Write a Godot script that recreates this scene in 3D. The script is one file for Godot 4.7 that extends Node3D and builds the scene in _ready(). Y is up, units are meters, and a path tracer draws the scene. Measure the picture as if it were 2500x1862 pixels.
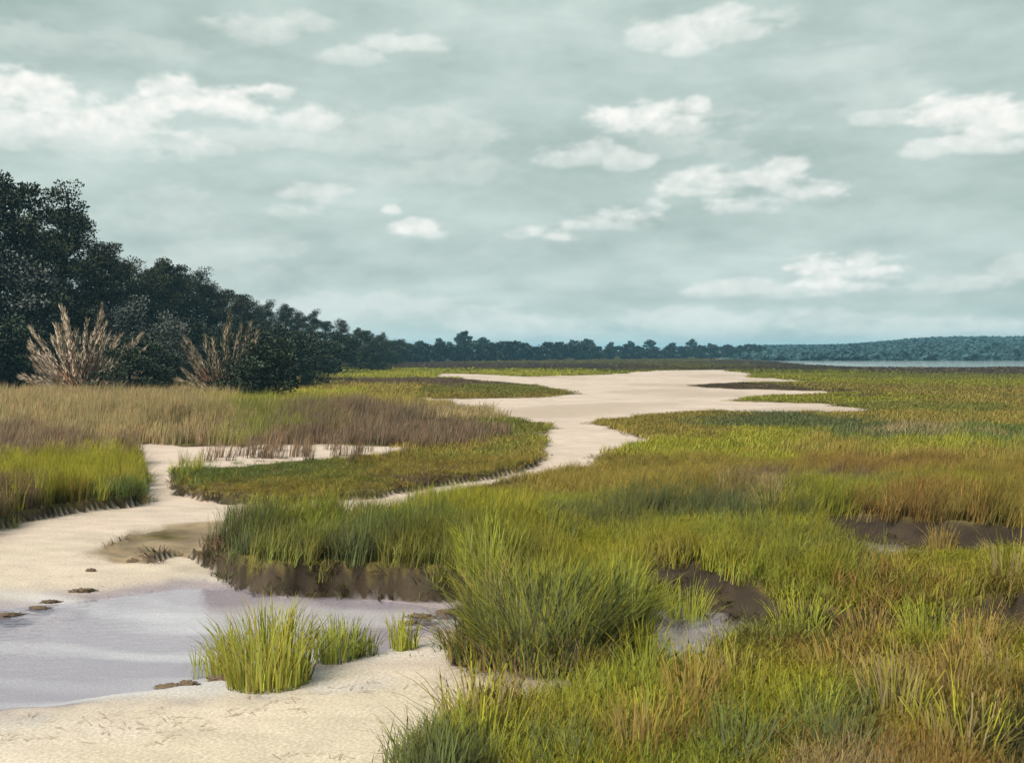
extends Node3D
# A tidal salt marsh under a grey, broken sky: sand flats, a shallow pool, grass banks, dark trees and a far wooded shore.

const PW := 2500.0
const PH := 1862.0
const EYE := 1.7
const FOV := 40.0
const HORIZON := 858.0

var focal := 0.0
var cam_basis := Basis()
var rng := RandomNumberGenerator.new()
var n_a := FastNoiseLite.new()
var n_b := FastNoiseLite.new()
var n_c := FastNoiseLite.new()
var taken := {}


# ---------------------------------------------------------------- helpers
func make_noise(n: FastNoiseLite, s: int, f: float, o: int) -> void:
	n.seed = s
	n.noise_type = FastNoiseLite.TYPE_SIMPLEX_SMOOTH
	n.frequency = f
	n.fractal_octaves = o


func ray(px: float, py: float) -> Vector3:
	return cam_basis * Vector3((px - PW / 2.0) / focal, (PH / 2.0 - py) / focal, -1.0)


func spot(px: float, py: float, y := 0.0) -> Vector3:  # where the sight line through that pixel meets the level y
	var d := ray(px, py)
	var t := (y - EYE) / minf(d.y, -0.0012)
	return Vector3(d.x * t, y, d.z * t)


func away(px: float, dist: float) -> Vector3:  # a ground point at a known distance
	return Vector3((px - PW / 2.0) / focal * dist, 0.0, -dist)


func numbered(n: String) -> String:
	if not taken.has(n):
		taken[n] = 0
		return n
	taken[n] += 1
	return "%s_%03d" % [n, taken[n]]


func tag(o: Node, label: String, category: String, group := "", kind := "") -> void:
	o.set_meta("label", label)
	o.set_meta("category", category)
	if group:
		o.set_meta("group", group)
	if kind:
		o.set_meta("kind", kind)


func thing(called: String, at: Vector3, label: String, category: String, group := "") -> Node3D:
	var o := Node3D.new()
	o.name = numbered(called)
	add_child(o)
	o.position = at
	tag(o, label, category, group)
	return o


func part(called: String, mesh: Mesh, m: Material, parent: Node) -> MeshInstance3D:
	var o := MeshInstance3D.new()
	o.name = called
	o.mesh = mesh
	o.material_override = m
	parent.add_child(o, true)
	return o


func mat(c: Color, rough := 0.9, use_vertex := true, back := 0.0) -> StandardMaterial3D:
	var m := StandardMaterial3D.new()
	m.albedo_color = c
	m.roughness = rough
	m.metallic_specular = 0.3
	m.vertex_color_use_as_albedo = use_vertex
	m.cull_mode = BaseMaterial3D.CULL_DISABLED
	if back > 0.0:
		m.backlight_enabled = true
		m.backlight = Color(back, back, back * 0.8).linear_to_srgb()
	return m


class Soup:  # collects triangles
	var v := PackedVector3Array()
	var n := PackedVector3Array()
	var c := PackedColorArray()
	var ix := PackedInt32Array()

	func quad(a: Vector3, b: Vector3, d: Vector3, e: Vector3, nn: Vector3, col: Color) -> void:
		var k := v.size()
		v.append_array([a, b, d, e])
		n.append_array([nn, nn, nn, nn])
		c.append_array([col, col, col, col])
		ix.append_array([k, k + 1, k + 2, k, k + 2, k + 3])

	func tri(a: Vector3, b: Vector3, d: Vector3, nn: Vector3, col: Color) -> void:
		var k := v.size()
		v.append_array([a, b, d])
		n.append_array([nn, nn, nn])
		c.append_array([col, col, col])
		ix.append_array([k, k + 1, k + 2])

	func tube(points: Array, radii: Array, sides: int, col: Color) -> void:
		var k := v.size()
		for i in points.size():
			var p: Vector3 = points[i]
			var t: Vector3 = (points[mini(i + 1, points.size() - 1)] - points[maxi(i - 1, 0)]).normalized()
			var u := t.cross(Vector3(0.31, 0.2, 0.93)).normalized()
			var w := t.cross(u)
			for s in sides:
				var a := TAU * s / sides
				var o := u * cos(a) + w * sin(a)
				v.append(p + o * float(radii[i]))
				n.append(o)
				c.append(col)
		for i in points.size() - 1:
			for s in sides:
				var a := k + i * sides + s
				var b := k + i * sides + (s + 1) % sides
				ix.append_array([a, b, a + sides, b, b + sides, a + sides])

	func mesh() -> ArrayMesh:
		var arr := []
		arr.resize(Mesh.ARRAY_MAX)
		arr[Mesh.ARRAY_VERTEX] = v
		arr[Mesh.ARRAY_NORMAL] = n
		arr[Mesh.ARRAY_COLOR] = c
		arr[Mesh.ARRAY_INDEX] = ix
		var m := ArrayMesh.new()
		m.add_surface_from_arrays(Mesh.PRIMITIVE_TRIANGLES, arr)
		return m


func lin(r: float, g: float, b: float) -> Color:
	return Color(r, g, b)


# ---------------------------------------------------------------- camera, sky, sun
func set_view() -> void:
	focal = PH / 2.0 / tan(deg_to_rad(FOV / 2.0))
	cam_basis = Basis(Vector3.RIGHT, -atan((PH / 2.0 - HORIZON) / focal))
	var cam := Camera3D.new()
	cam.name = "camera"
	cam.fov = FOV
	cam.near = 0.05
	cam.far = 9000.0
	cam.transform = Transform3D(cam_basis, Vector3(0, EYE, 0))
	add_child(cam)
	cam.current = true

	var env := Environment.new()
	env.background_mode = Environment.BG_SKY
	env.background_energy_multiplier = 0.24
	env.tonemap_mode = Environment.TONE_MAPPER_LINEAR
	env.tonemap_exposure = 4.25
	env.fog_enabled = true
	env.fog_density = 0.00065
	env.fog_light_color = Color(0.54, 0.77, 0.89)
	env.sdfgi_enabled = true
	env.ssao_enabled = true
	env.ssil_enabled = true
	var sky := Sky.new()
	var pano := PanoramaSkyMaterial.new()
	pano.panorama = ImageTexture.create_from_image(sky_image())
	sky.sky_material = pano
	env.sky = sky
	var we := WorldEnvironment.new()
	we.name = "world"
	we.environment = env
	add_child(we)

	var sun := DirectionalLight3D.new()
	sun.name = "sun"
	sun.light_energy = 0.5
	sun.light_angular_distance = 28.0
	sun.light_color = Color(1.0, 0.955, 0.88)
	sun.shadow_enabled = true
	sun.rotation_degrees = Vector3(-48, -42, 0)
	add_child(sun)


const CLOUDS := [
	# picture x, y, half width, half height, whiteness
	[40, 245, 150, 52, 1.0], [95, 215, 70, 34, 1.0], [230, 275, 170, 42, 0.95], [455, 250, 110, 46, 1.0], [560, 275, 120, 34, 0.85], [640, 228, 62, 30, 1.0],
	[720, 290, 110, 34, 0.75], [250, 345, 260, 42, 0.5], [60, 320, 120, 34, 0.45], [640, 330, 160, 30, 0.4],
	[620, 70, 110, 36, 0.5], [760, 50, 70, 30, 0.45], [980, 105, 130, 26, 0.6], [860, 135, 70, 22, 0.5], [250, 110, 220, 36, 0.25],
	[980, 330, 260, 70, 0.3], [1040, 420, 170, 40, 0.28], [750, 470, 90, 26, 0.5], [720, 520, 80, 26, 0.4], [400, 540, 170, 60, 0.22],
	[1030, 558, 62, 26, 0.9], [955, 513, 24, 12, 0.7],
	[1600, 285, 120, 42, 0.95], [1690, 262, 40, 22, 0.8], [1420, 372, 110, 34, 0.65], [1530, 392, 60, 22, 0.6], [1720, 330, 190, 60, 0.35],
	[1320, 572, 76, 24, 0.8], [1400, 545, 60, 22, 0.7], [1530, 525, 110, 34, 0.75], [1600, 505, 50, 22, 0.7],
	[1740, 455, 130, 44, 0.8], [1880, 440, 110, 44, 0.8], [1980, 470, 90, 34, 0.75], [1830, 495, 120, 28, 0.7],
	[1640, 75, 110, 40, 0.7], [1690, 115, 60, 26, 0.7], [1800, 60, 110, 40, 0.75], [1890, 35, 80, 24, 0.6],
	[2370, 270, 120, 44, 1.0], [2460, 300, 80, 56, 0.9], [2310, 362, 110, 22, 0.75], [2430, 355, 90, 20, 0.75], [2150, 290, 60, 18, 0.5],
	[1985, 672, 75, 34, 1.0], [2120, 672, 80, 34, 1.0], [2060, 690, 170, 24, 1.0], [1860, 705, 160, 24, 0.55], [2350, 690, 160, 20, 0.5], [2480, 660, 60, 34, 0.45],
	[1700, 790, 420, 34, 0.45], [900, 760, 300, 40, 0.4], [2300, 800, 260, 22, 0.5], [560, 640, 200, 60, 0.25], [1350, 800, 260, 30, 0.45],
	[1990, 664, 76, 42, 1.0], [2135, 668, 92, 42, 1.0], [2062, 684, 150, 34, 1.0], [60, 262, 140, 40, 1.0], [330, 272, 120, 36, 1.0],
	[150, 300, 260, 56, 0.85], [570, 262, 150, 40, 1.0], [1660, 300, 90, 34, 0.8], [1450, 540, 120, 26, 0.7],
	[2050, 150, 160, 60, 0.15], [2200, 240, 140, 40, 0.2],
]


func sky_image() -> Image:
	var w := 4096
	var h := 2048
	var half := h / 2
	var cover := PackedFloat32Array()
	cover.resize(w * half)
	var shape := FastNoiseLite.new()
	make_noise(shape, 11, 0.0225, 6)
	shape.fractal_gain = 0.58
	var list := []
	for c in CLOUDS:
		var d := ray(c[0], c[1]).normalized()
		var size: float = rad_to_deg(1.0 / focal)
		list.append([rad_to_deg(atan2(d.x, -d.z)), rad_to_deg(asin(d.y)), c[2] * size * 1.15, c[3] * size * 1.2, c[4]])
	var r := RandomNumberGenerator.new()
	r.seed = 5
	for i in 230:  # the same broken cloud goes on all the way round and up
		var az := r.randf_range(30.0, 330.0)
		var el := 2.0 + 70.0 * pow(r.randf(), 1.4)
		if i > 170:
			az = r.randf_range(-30.0, 30.0)
			el = r.randf_range(23.0, 70.0)
		list.append([az, el, r.randf_range(1.5, 6.0) / cos(deg_to_rad(minf(el, 75))), r.randf_range(0.5, 1.4), r.randf_range(0.25, 1.0)])
	var per := w / 360.0
	for c in list:
		var rx: float = c[2] * 2.0
		var ry: float = c[3] * 2.0
		var j0 := maxi(0, int((90.0 - c[1] - ry) * per))
		var j1 := mini(half - 1, int((90.0 - c[1] + ry) * per))
		var i0 := int((c[0] - rx) * per)
		var i1 := int((c[0] + rx) * per)
		for j in range(j0, j1 + 1):
			var dy: float = (90.0 - j / per - c[1]) / c[3]
			if dy < 0.0:
				dy *= 1.25
			for i in range(i0, i1 + 1):
				var dx: float = (i / per - c[0]) / c[2]
				var q := 0.86 - 0.68 * (dx * dx + dy * dy)
				if q < -0.9:
					continue
				q += 0.95 * shape.get_noise_2d(i * 0.5, j * 1.15) + 0.55 * shape.get_noise_2d(i * 1.3 + 300.0 + j * 0.8, j * 4.0)
				if q <= 0.0:
					continue
				var soft := minf(1.0, q * 0.9)
				q = clampf((q - 0.13) * 1.75, 0.0, 1.0)
				q = (0.25 * soft + 0.75 * q * q * (3.0 - 2.0 * q)) * float(c[4])
				q *= (1.0 - 0.34 * smoothstep(0.1, -0.9, dy)) * (0.92 + 0.5 * shape.get_noise_2d(i * 2.6 + 900.0, j * 3.4))  # greyer undersides, lumpy faces
				q = clampf(q, 0.0, 1.0)
				var at := j * w + posmod(i, w)
				cover[at] = maxf(cover[at], q)
	var sheet := FastNoiseLite.new()
	make_noise(sheet, 23, 0.55, 4)
	var wisp := FastNoiseLite.new()
	make_noise(wisp, 29, 0.016, 5)
	wisp.fractal_gain = 0.6
	var bytes := PackedByteArray()
	bytes.resize(w * h * 3)
	bytes.fill(120)
	var dark := Vector3(164, 183, 178)
	var light := Vector3(209, 224, 219)
	var white := Vector3(253, 252, 247)
	for j in half:
		var el := (0.5 - (j + 0.5) / h) * PI
		var ce := cos(el)
		var se := sin(el)
		var low := pow(1.0 - se, 9.0)
		for i in w:
			var az := (i + 0.5) / w * TAU
			var k := ce / (se + 0.16)
			var t := 0.48 + 0.46 * sheet.get_noise_3d(sin(az) * k, cos(az) * k * 1.6, 0.0) + 0.42 * wisp.get_noise_2d(absf(i - w / 2.0) * 0.7, j * 2.0) + 0.3 * low
			t = clampf(t, 0.0, 1.0)
			var c := dark.lerp(light, t)
			var q := cover[j * w + i]
			if q > 0.0:
				c = c.lerp(white, q)
			var at := (j * w + i) * 3
			bytes[at] = int(c.x)
			bytes[at + 1] = int(c.y)
			bytes[at + 2] = int(c.z)
	return Image.create_from_data(w, h, false, Image.FORMAT_RGB8, bytes)


# ---------------------------------------------------------------- the lie of the land, traced on the ground plane
# low ground (sand and pools), traced along the foot of the banks; picture pixels, unprojected to the level of the sand
const LOW := [
	# foreground sand with the pool
	[[-900, 1560], [-400, 1420], [0, 1300], [130, 1268], [300, 1243], [345, 1215], [325, 1165], [325, 1120], [300, 1086], [480, 1092], [640, 1100], [560, 1122], [450, 1140], [425, 1170], [440, 1212], [560, 1238], [700, 1236], [900, 1224], [1010, 1204], [1120, 1184], [1240, 1158], [1315, 1132], [1305, 1100], [1335, 1078], [1215, 1074], [1330, 1064], [1348, 1045], [1300, 1040], [1180, 1018], [1080, 1004], [925, 978], [960, 968], [1080, 976], [1260, 974], [1410, 964], [1300, 944], [1190, 934], [1050, 922], [1070, 913], [1180, 914], [1300, 920], [1480, 914], [1600, 905], [1760, 903], [1860, 913], [1850, 922], [2040, 934], [1780, 937], [1690, 943], [1800, 952], [2050, 958], [2060, 965], [1840, 970], [1790, 982], [2000, 988], [2190, 1006], [2080, 1018], [1880, 1018], [1740, 1014], [1620, 1018], [1520, 1030], [1470, 1034], [1490, 1048], [1545, 1064], [1605, 1086], [1550, 1102], [1450, 1122], [1468, 1154], [1390, 1168], [1280, 1184], [1180, 1206], [1090, 1244], [990, 1290], [860, 1348], [740, 1352], [640, 1345], [585, 1320], [520, 1290], [470, 1288], [330, 1310], [250, 1345], [320, 1385], [470, 1352], [545, 1395], [560, 1425], [700, 1440], [860, 1448], [1000, 1456], [1110, 1462], [1170, 1490], [1150, 1560], [1130, 1640], [1250, 1644], [1400, 1650], [1430, 1690], [1400, 1745], [1300, 1765], [1220, 1755], [1180, 1730], [1150, 1770], [1060, 1830], [980, 1900], [900, 2050], [700, 2600], [-2400, 2600], [-2400, 1900]],
	# the pond by the big clump and the ditch behind it
	[[1560, 1470], [1660, 1468], [1770, 1490], [1870, 1520], [1840, 1560], [1790, 1600], [1760, 1640], [1700, 1670], [1610, 1680], [1540, 1620]],
	# the small puddle
	[[2020, 1326], [2100, 1320], [2220, 1332], [2400, 1350], [2330, 1400], [2180, 1430], [2040, 1410]],
]
const POOLS := [
	[[-900, 1640], [-300, 1530], [0, 1490], [150, 1468], [300, 1450], [480, 1428], [560, 1436], [700, 1450], [860, 1458], [1000, 1464], [1110, 1476], [1120, 1505], [1040, 1525], [980, 1560], [900, 1580], [780, 1590], [640, 1620], [480, 1640], [330, 1660], [200, 1690], [0, 1712], [-900, 1830]],
	[[1565, 1478], [1660, 1476], [1755, 1496], [1810, 1520], [1780, 1560], [1750, 1600], [1690, 1650], [1610, 1660], [1550, 1610]],
	[[2060, 1332], [2110, 1330], [2200, 1340], [2230, 1370], [2160, 1410], [2070, 1400]],
]
const INLET := [[1990, 892], [2100, 896], [2300, 898], [2520, 896], [3600, 896], [5200, 915], [7000, 880], [6000, 877], [1750, 877], [1700, 869], [1850, 880]]
# bare dark mud in the ditches
const MUD := [
	[[1540, 1425], [1660, 1440], [1800, 1480], [1950, 1520], [2150, 1545], [2350, 1555], [2600, 1545], [2600, 1600], [2350, 1615], [2150, 1610], [1930, 1600], [1800, 1570], [1640, 1490], [1530, 1470]],
	[[2000, 1312], [2120, 1316], [2250, 1328], [2400, 1334], [2560, 1340], [2560, 1392], [2420, 1402], [2250, 1428], [2040, 1412]],
	[[235, 1350], [330, 1300], [480, 1285], [585, 1290], [600, 1330], [560, 1400], [540, 1390], [470, 1350], [330, 1380], [280, 1385]],
]
# sparse ground: sand strewn through the meadow
const SPARSE := [[[380, 1100], [600, 1098], [1000, 1102], [1010, 1122], [800, 1138], [560, 1160], [430, 1170], [390, 1150]]]

const CELLS := 640
const STEP := [0.04, 0.16, 1.8]
var low_n := []
var low_w := []
var pool_n := []
var pool_w := []
var mud_n := []
var sparse_n := []
var inlet_n := []


func raster(polys: Array, level: int, shrink: int) -> PackedByteArray:
	var im := Image.create(CELLS, CELLS, false, Image.FORMAT_L8)
	var step: float = STEP[level]
	for poly in polys:
		var pts := PackedVector2Array()
		for p in poly:
			var s := spot(p[0], p[1])
			pts.append(Vector2(s.x / step + CELLS / 2.0, -s.z / step + 2.0 / step))
		for j in CELLS:
			var xs := []
			for k in pts.size():
				var a := pts[k]
				var b := pts[(k + 1) % pts.size()]
				if (a.y > j + 0.5) != (b.y > j + 0.5):
					xs.append(a.x + (j + 0.5 - a.y) / (b.y - a.y) * (b.x - a.x))
			xs.sort()
			for k in range(0, xs.size() - 1, 2):
				var x0 := clampi(roundi(xs[k]), 0, CELLS)
				var x1 := clampi(roundi(xs[k + 1]), 0, CELLS)
				if x1 > x0:
					im.fill_rect(Rect2i(x0, j, x1 - x0, 1), Color.WHITE)
	if shrink > 1:
		im.resize(CELLS / shrink, CELLS / shrink, Image.INTERPOLATE_LANCZOS)
		im.resize(CELLS, CELLS, Image.INTERPOLATE_CUBIC)
	return im.get_data()


func trace_ground() -> void:
	for l in 3:
		low_n.append(raster(LOW, l, [4, 2, 1][l]))
		low_w.append(raster(LOW, l, [16, 4, 1][l]))
		pool_n.append(raster(POOLS, l, [8, 2, 1][l]))
		pool_w.append(raster(POOLS, l, [32, 8, 1][l]))
		mud_n.append(raster(MUD, l, [8, 2, 1][l]))
		sparse_n.append(raster(SPARSE, l, [8, 4, 1][l]))
		inlet_n.append(raster([INLET], l, [1, 1, 2][l]))


func look(maps: Array, x: float, z: float) -> float:
	for l in 3:
		var step: float = STEP[l]
		var u := x / step + CELLS / 2.0 - 0.5
		var v := -z / step + 2.0 / step - 0.5
		if u < 1 or v < 1 or u > CELLS - 3 or v > CELLS - 3:
			continue
		var i := int(u)
		var j := int(v)
		var fu := u - i
		var fv := v - j
		var b: PackedByteArray = maps[l]
		var at := j * CELLS + i
		return ((b[at] * (1.0 - fu) + b[at + 1] * fu) * (1.0 - fv) + (b[at + CELLS] * (1.0 - fu) + b[at + CELLS + 1] * fu) * fv) / 255.0
	return 0.0


func warp(x: float, z: float) -> Vector2:  # ragged banks
	var d := sqrt(x * x + z * z)
	var a := 0.03 + 0.008 * d
	var f := 18.0 / (1.0 + 0.12 * d)
	return Vector2(x + a * n_a.get_noise_2d(x * f, z * f) * 1.6, z + a * n_a.get_noise_2d(x * f + 70.0, z * f) * 1.6)


func marsh_at(x: float, z: float) -> float:
	var w := warp(x, z)
	return 1.0 - look(low_n, w.x, w.y)


func ground(x: float, z: float) -> Array:  # height, marsh, pool, mud, inlet
	var d := sqrt(x * x + z * z)
	var w := warp(x, z)
	var low := look(low_n, w.x, w.y)
	var m := smoothstep(0.33, 0.62, 1.0 - low)
	var pool := 0.0
	var pw := 0.0
	var mud := 0.0
	if d < 28.0:
		pool = look(pool_n, w.x, w.y)
		pw = look(pool_w, x, z)
		mud = look(mud_n, w.x, w.y)
	var inl := look(inlet_n, x, z) if d > 60.0 else 0.0
	var top := lerpf(0.10, 0.05, smoothstep(14.0, 34.0, d))
	top += 0.13 * smoothstep(-3.2, -2.4, x) * smoothstep(0.9, -0.3, x) * smoothstep(10.5, 9.0, d) * smoothstep(6.0, 6.8, d)
	top += 0.11 * smoothstep(0.7, 1.3, x) * smoothstep(6.5, 5.0, x) * (smoothstep(6.7, 7.1, d - 0.12 * maxf(0.0, 2.2 - x)) * smoothstep(9.0, 8.0, d) + smoothstep(9.4, 9.8, d) * smoothstep(12.5, 11.0, d))
	top += 0.05 * smoothstep(-2.5, -3.6, x) * smoothstep(15.0, 12.0, d)
	top += 0.05 * n_b.get_noise_2d(x * 3.0, z * 3.0) * clampf(20.0 / maxf(d, 1.0), 0.2, 1.0)
	var sand := 0.03 + 0.028 * n_b.get_noise_2d(x * 2.0, z * 3.5) + 0.006 * n_a.get_noise_2d(x * 30.0, z * 34.0)
	sand -= 0.06 * pw + 0.10 * pool
	var h := lerpf(sand, top, m) + 0.02 * n_a.get_noise_2d(x * 12.0, z * 12.0) * 4.0 * m * (1.0 - m)
	h = lerpf(h, minf(h, 0.0 + 0.03 * n_a.get_noise_2d(x * 20, z * 20)), smoothstep(0.25, 0.8, mud) * 0.92)
	# the wooded rise on the left
	var edge := -11.0 - 0.10 * -z
	var rise := clampf((edge - x - 3.0) / 14.0, 0.0, 1.0) * smoothstep(24.0, 40.0, -z)
	h += rise * rise * 2.2
	h = lerpf(h, -0.9, smoothstep(0.3, 0.8, inl))
	return [h, m, pool, mud, inl, pw, rise, 1.0 - low]


func height(x: float, z: float) -> float:
	return ground(x, z)[0]


func build_ground() -> void:
	var rings := [0.0, 0.8, 1.4]
	var r := 2.0
	while r < 60.0:
		rings.append(r)
		r *= (1.0036 if r < 14.0 else 1.006) if r > 3.6 else 1.03
	while r < 1900.0:
		rings.append(r)
		r *= 1.02 if r < 600.0 else 1.12
	var angles := []
	var a := -PI
	while a < PI - 0.001:
		angles.append(a)
		a += 0.0042 if absf(a) < 0.62 else (0.02 if absf(a) < 0.95 else 0.09)
	angles.append(PI)
	var cols := angles.size()
	var v := PackedVector3Array()
	var c := PackedColorArray()
	var ix := PackedInt32Array()
	v.resize(rings.size() * cols)
	c.resize(rings.size() * cols)
	var cream := Vector3(0.56, 0.505, 0.42)
	var pink := Vector3(0.545, 0.465, 0.42)
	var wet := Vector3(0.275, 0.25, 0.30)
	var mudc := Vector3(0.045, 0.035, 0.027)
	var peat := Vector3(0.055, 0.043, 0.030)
	var turf := Vector3(0.15, 0.125, 0.045)
	for j in rings.size():
		var rr: float = rings[j]
		for i in cols:
			var x := rr * sin(float(angles[i]))
			var z := -rr * cos(float(angles[i]))
			var g := ground(x, z)
			v[j * cols + i] = Vector3(x, g[0], z)
			var nz := n_b.get_noise_2d(x * 4.0 + 9.0, z * 6.0)
			var nf := n_a.get_noise_2d(x * 26.0, z * 26.0)
			var s := cream.lerp(pink, clampf(0.1 + (rr - 6.0) / 8.0 + nz * 0.7, 0.0, 1.0))
			s *= 1.0 + 0.12 * nf + 0.16 * nz + 0.10 * n_c.get_noise_2d(x * 9.0 + z * 3.0, z * 40.0 - x * 6.0)
			if rr > 9.0:
				s = s.lerp(Vector3(0.43, 0.36, 0.31), 0.8 * smoothstep(0.08, 0.4, n_b.get_noise_2d(x * 0.9, z * 0.9 + x * 0.3) + 0.25 * nz))
			# soaked sand lies round the pool, as far up as the water stands in it
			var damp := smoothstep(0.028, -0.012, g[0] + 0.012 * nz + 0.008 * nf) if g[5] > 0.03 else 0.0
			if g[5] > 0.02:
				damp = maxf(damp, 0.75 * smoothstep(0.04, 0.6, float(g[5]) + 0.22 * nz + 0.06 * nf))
			s = s.lerp(wet.lerp(Vector3(0.52, 0.53, 0.58), clampf(0.25 + 1.9 * n_c.get_noise_2d(x * 3.0 + z * 4.0, z * 16.0 - x * 4.0), 0.0, 1.0)), damp * 0.9)  # pale bluish streaks imitate sky reflection on the water, coloured into the pool bed
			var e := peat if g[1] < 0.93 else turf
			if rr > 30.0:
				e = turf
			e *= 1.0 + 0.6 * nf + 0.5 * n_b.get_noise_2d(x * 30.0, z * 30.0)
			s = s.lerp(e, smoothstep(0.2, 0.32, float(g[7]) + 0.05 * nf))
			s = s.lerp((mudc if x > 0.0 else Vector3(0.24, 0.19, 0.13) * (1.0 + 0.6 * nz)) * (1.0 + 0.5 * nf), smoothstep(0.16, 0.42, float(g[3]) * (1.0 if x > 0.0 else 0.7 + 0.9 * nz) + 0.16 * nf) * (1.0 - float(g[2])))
			if rr > 9.0 and rr < 30.0:
				var sp := look(sparse_n, x, z)
				if sp > 0.2:
					s = s.lerp(pink * 1.1, smoothstep(0.35, 0.5, sp * 0.72 + 0.6 * n_b.get_noise_2d(x * 5.0, z * 9.0)) * 0.95)
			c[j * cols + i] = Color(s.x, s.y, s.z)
	for j in rings.size() - 1:
		for i in cols - 1:
			var p := j * cols + i
			ix.append_array([p, p + cols, p + 1, p + 1, p + cols, p + cols + 1])
	var arr := []
	arr.resize(Mesh.ARRAY_MAX)
	arr[Mesh.ARRAY_VERTEX] = v
	arr[Mesh.ARRAY_COLOR] = c
	arr[Mesh.ARRAY_INDEX] = ix
	# smooth normals
	var nn := PackedVector3Array()
	nn.resize(v.size())
	for j in rings.size():
		for i in cols:
			var p := j * cols + i
			var du := v[mini(j + 1, rings.size() - 1) * cols + i] - v[maxi(j - 1, 0) * cols + i]
			var dv := v[j * cols + mini(i + 1, cols - 1)] - v[j * cols + maxi(i - 1, 0)]
			var q := dv.cross(du)
			nn[p] = (q if q.y > 0.0 else -q).normalized() if q.length() > 1e-9 else Vector3.UP
	arr[Mesh.ARRAY_NORMAL] = nn
	var mesh := ArrayMesh.new()
	mesh.add_surface_from_arrays(Mesh.PRIMITIVE_TRIANGLES, arr)
	var m := mat(Color.WHITE, 0.95)
	var grain := NoiseTexture2D.new()
	grain.width = 512
	grain.height = 512
	grain.seamless = true
	var gn := FastNoiseLite.new()
	make_noise(gn, 3, 0.045, 5)
	gn.fractal_gain = 0.75
	grain.noise = gn
	var ramp := Gradient.new()
	ramp.set_color(0, Color(0.72, 0.70, 0.68))
	ramp.set_color(1, Color(1, 1, 1))
	grain.color_ramp = ramp
	m.albedo_texture = grain
	m.uv1_triplanar = true
	m.uv1_world_triplanar = true
	m.uv1_scale = Vector3(1.7, 1.7, 1.7)
	m.heightmap_enabled = true
	m.heightmap_texture = grain
	m.heightmap_scale = 0.45
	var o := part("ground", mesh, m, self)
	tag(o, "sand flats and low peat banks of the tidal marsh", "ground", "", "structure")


func sheet(called: String, label: String, lo: Vector2, hi: Vector2, y: float, m: Material) -> void:
	var pm := PlaneMesh.new()
	pm.size = hi - lo
	var o := part(called, pm, m, self)
	o.position = Vector3((lo.x + hi.x) / 2.0, y, (lo.y + hi.y) / 2.0)
	tag(o, label, "water", "", "structure")


func build_water() -> void:
	var m := StandardMaterial3D.new()
	m.transparency = BaseMaterial3D.TRANSPARENCY_ALPHA
	m.albedo_color = Color(0.68, 0.67, 0.79, 0.18)
	m.roughness = 0.06
	var rip := NoiseTexture2D.new()
	rip.width = 512
	rip.height = 512
	rip.seamless = true
	rip.as_normal_map = true
	rip.bump_strength = 1.6
	var rn := FastNoiseLite.new()
	make_noise(rn, 8, 0.02, 3)
	rip.noise = rn
	m.normal_enabled = true
	m.normal_texture = rip
	m.normal_scale = 0.4
	m.uv1_triplanar = true
	m.uv1_world_triplanar = true
	m.uv1_scale = Vector3(0.35, 0.5, 1.3)
	sheet("pool_water", "shallow blue grey tidal pool beside the pale foreground sand", Vector2(-9.0, -8.6), Vector2(0.2, -4.2), -0.028, m)
	sheet("pond_water", "small lavender pond behind the big grass clump", Vector2(0.6, -7.4), Vector2(2.2, -5.5), -0.03, m)
	sheet("puddle_water", "tiny pale puddle under the dark bank in the grass", Vector2(2.6, -9.6), Vector2(4.2, -8.0), -0.03, m)
	var f: StandardMaterial3D = m.duplicate()
	f.albedo_color = Color(0.70, 0.76, 0.78, 0.5)
	sheet("inlet_water", "strip of grey water below the far blue shore", Vector2(-60, -740), Vector2(900, -85), -0.12, f)


# ---------------------------------------------------------------- grass
const YG := [0.62, 0.643, 0.095]
const LG := [0.5, 0.600, 0.115]
const OL := [0.43, 0.458, 0.115]
const OC := [0.6, 0.507, 0.135]
const RU := [0.6, 0.42, 0.15]
const TE := [0.26, 0.315, 0.14]
const GR := [0.3, 0.398, 0.12]
const BR := [0.38, 0.285, 0.205]
const TN := [0.66, 0.54, 0.3]
const DK := [0.15, 0.17, 0.08]
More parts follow.
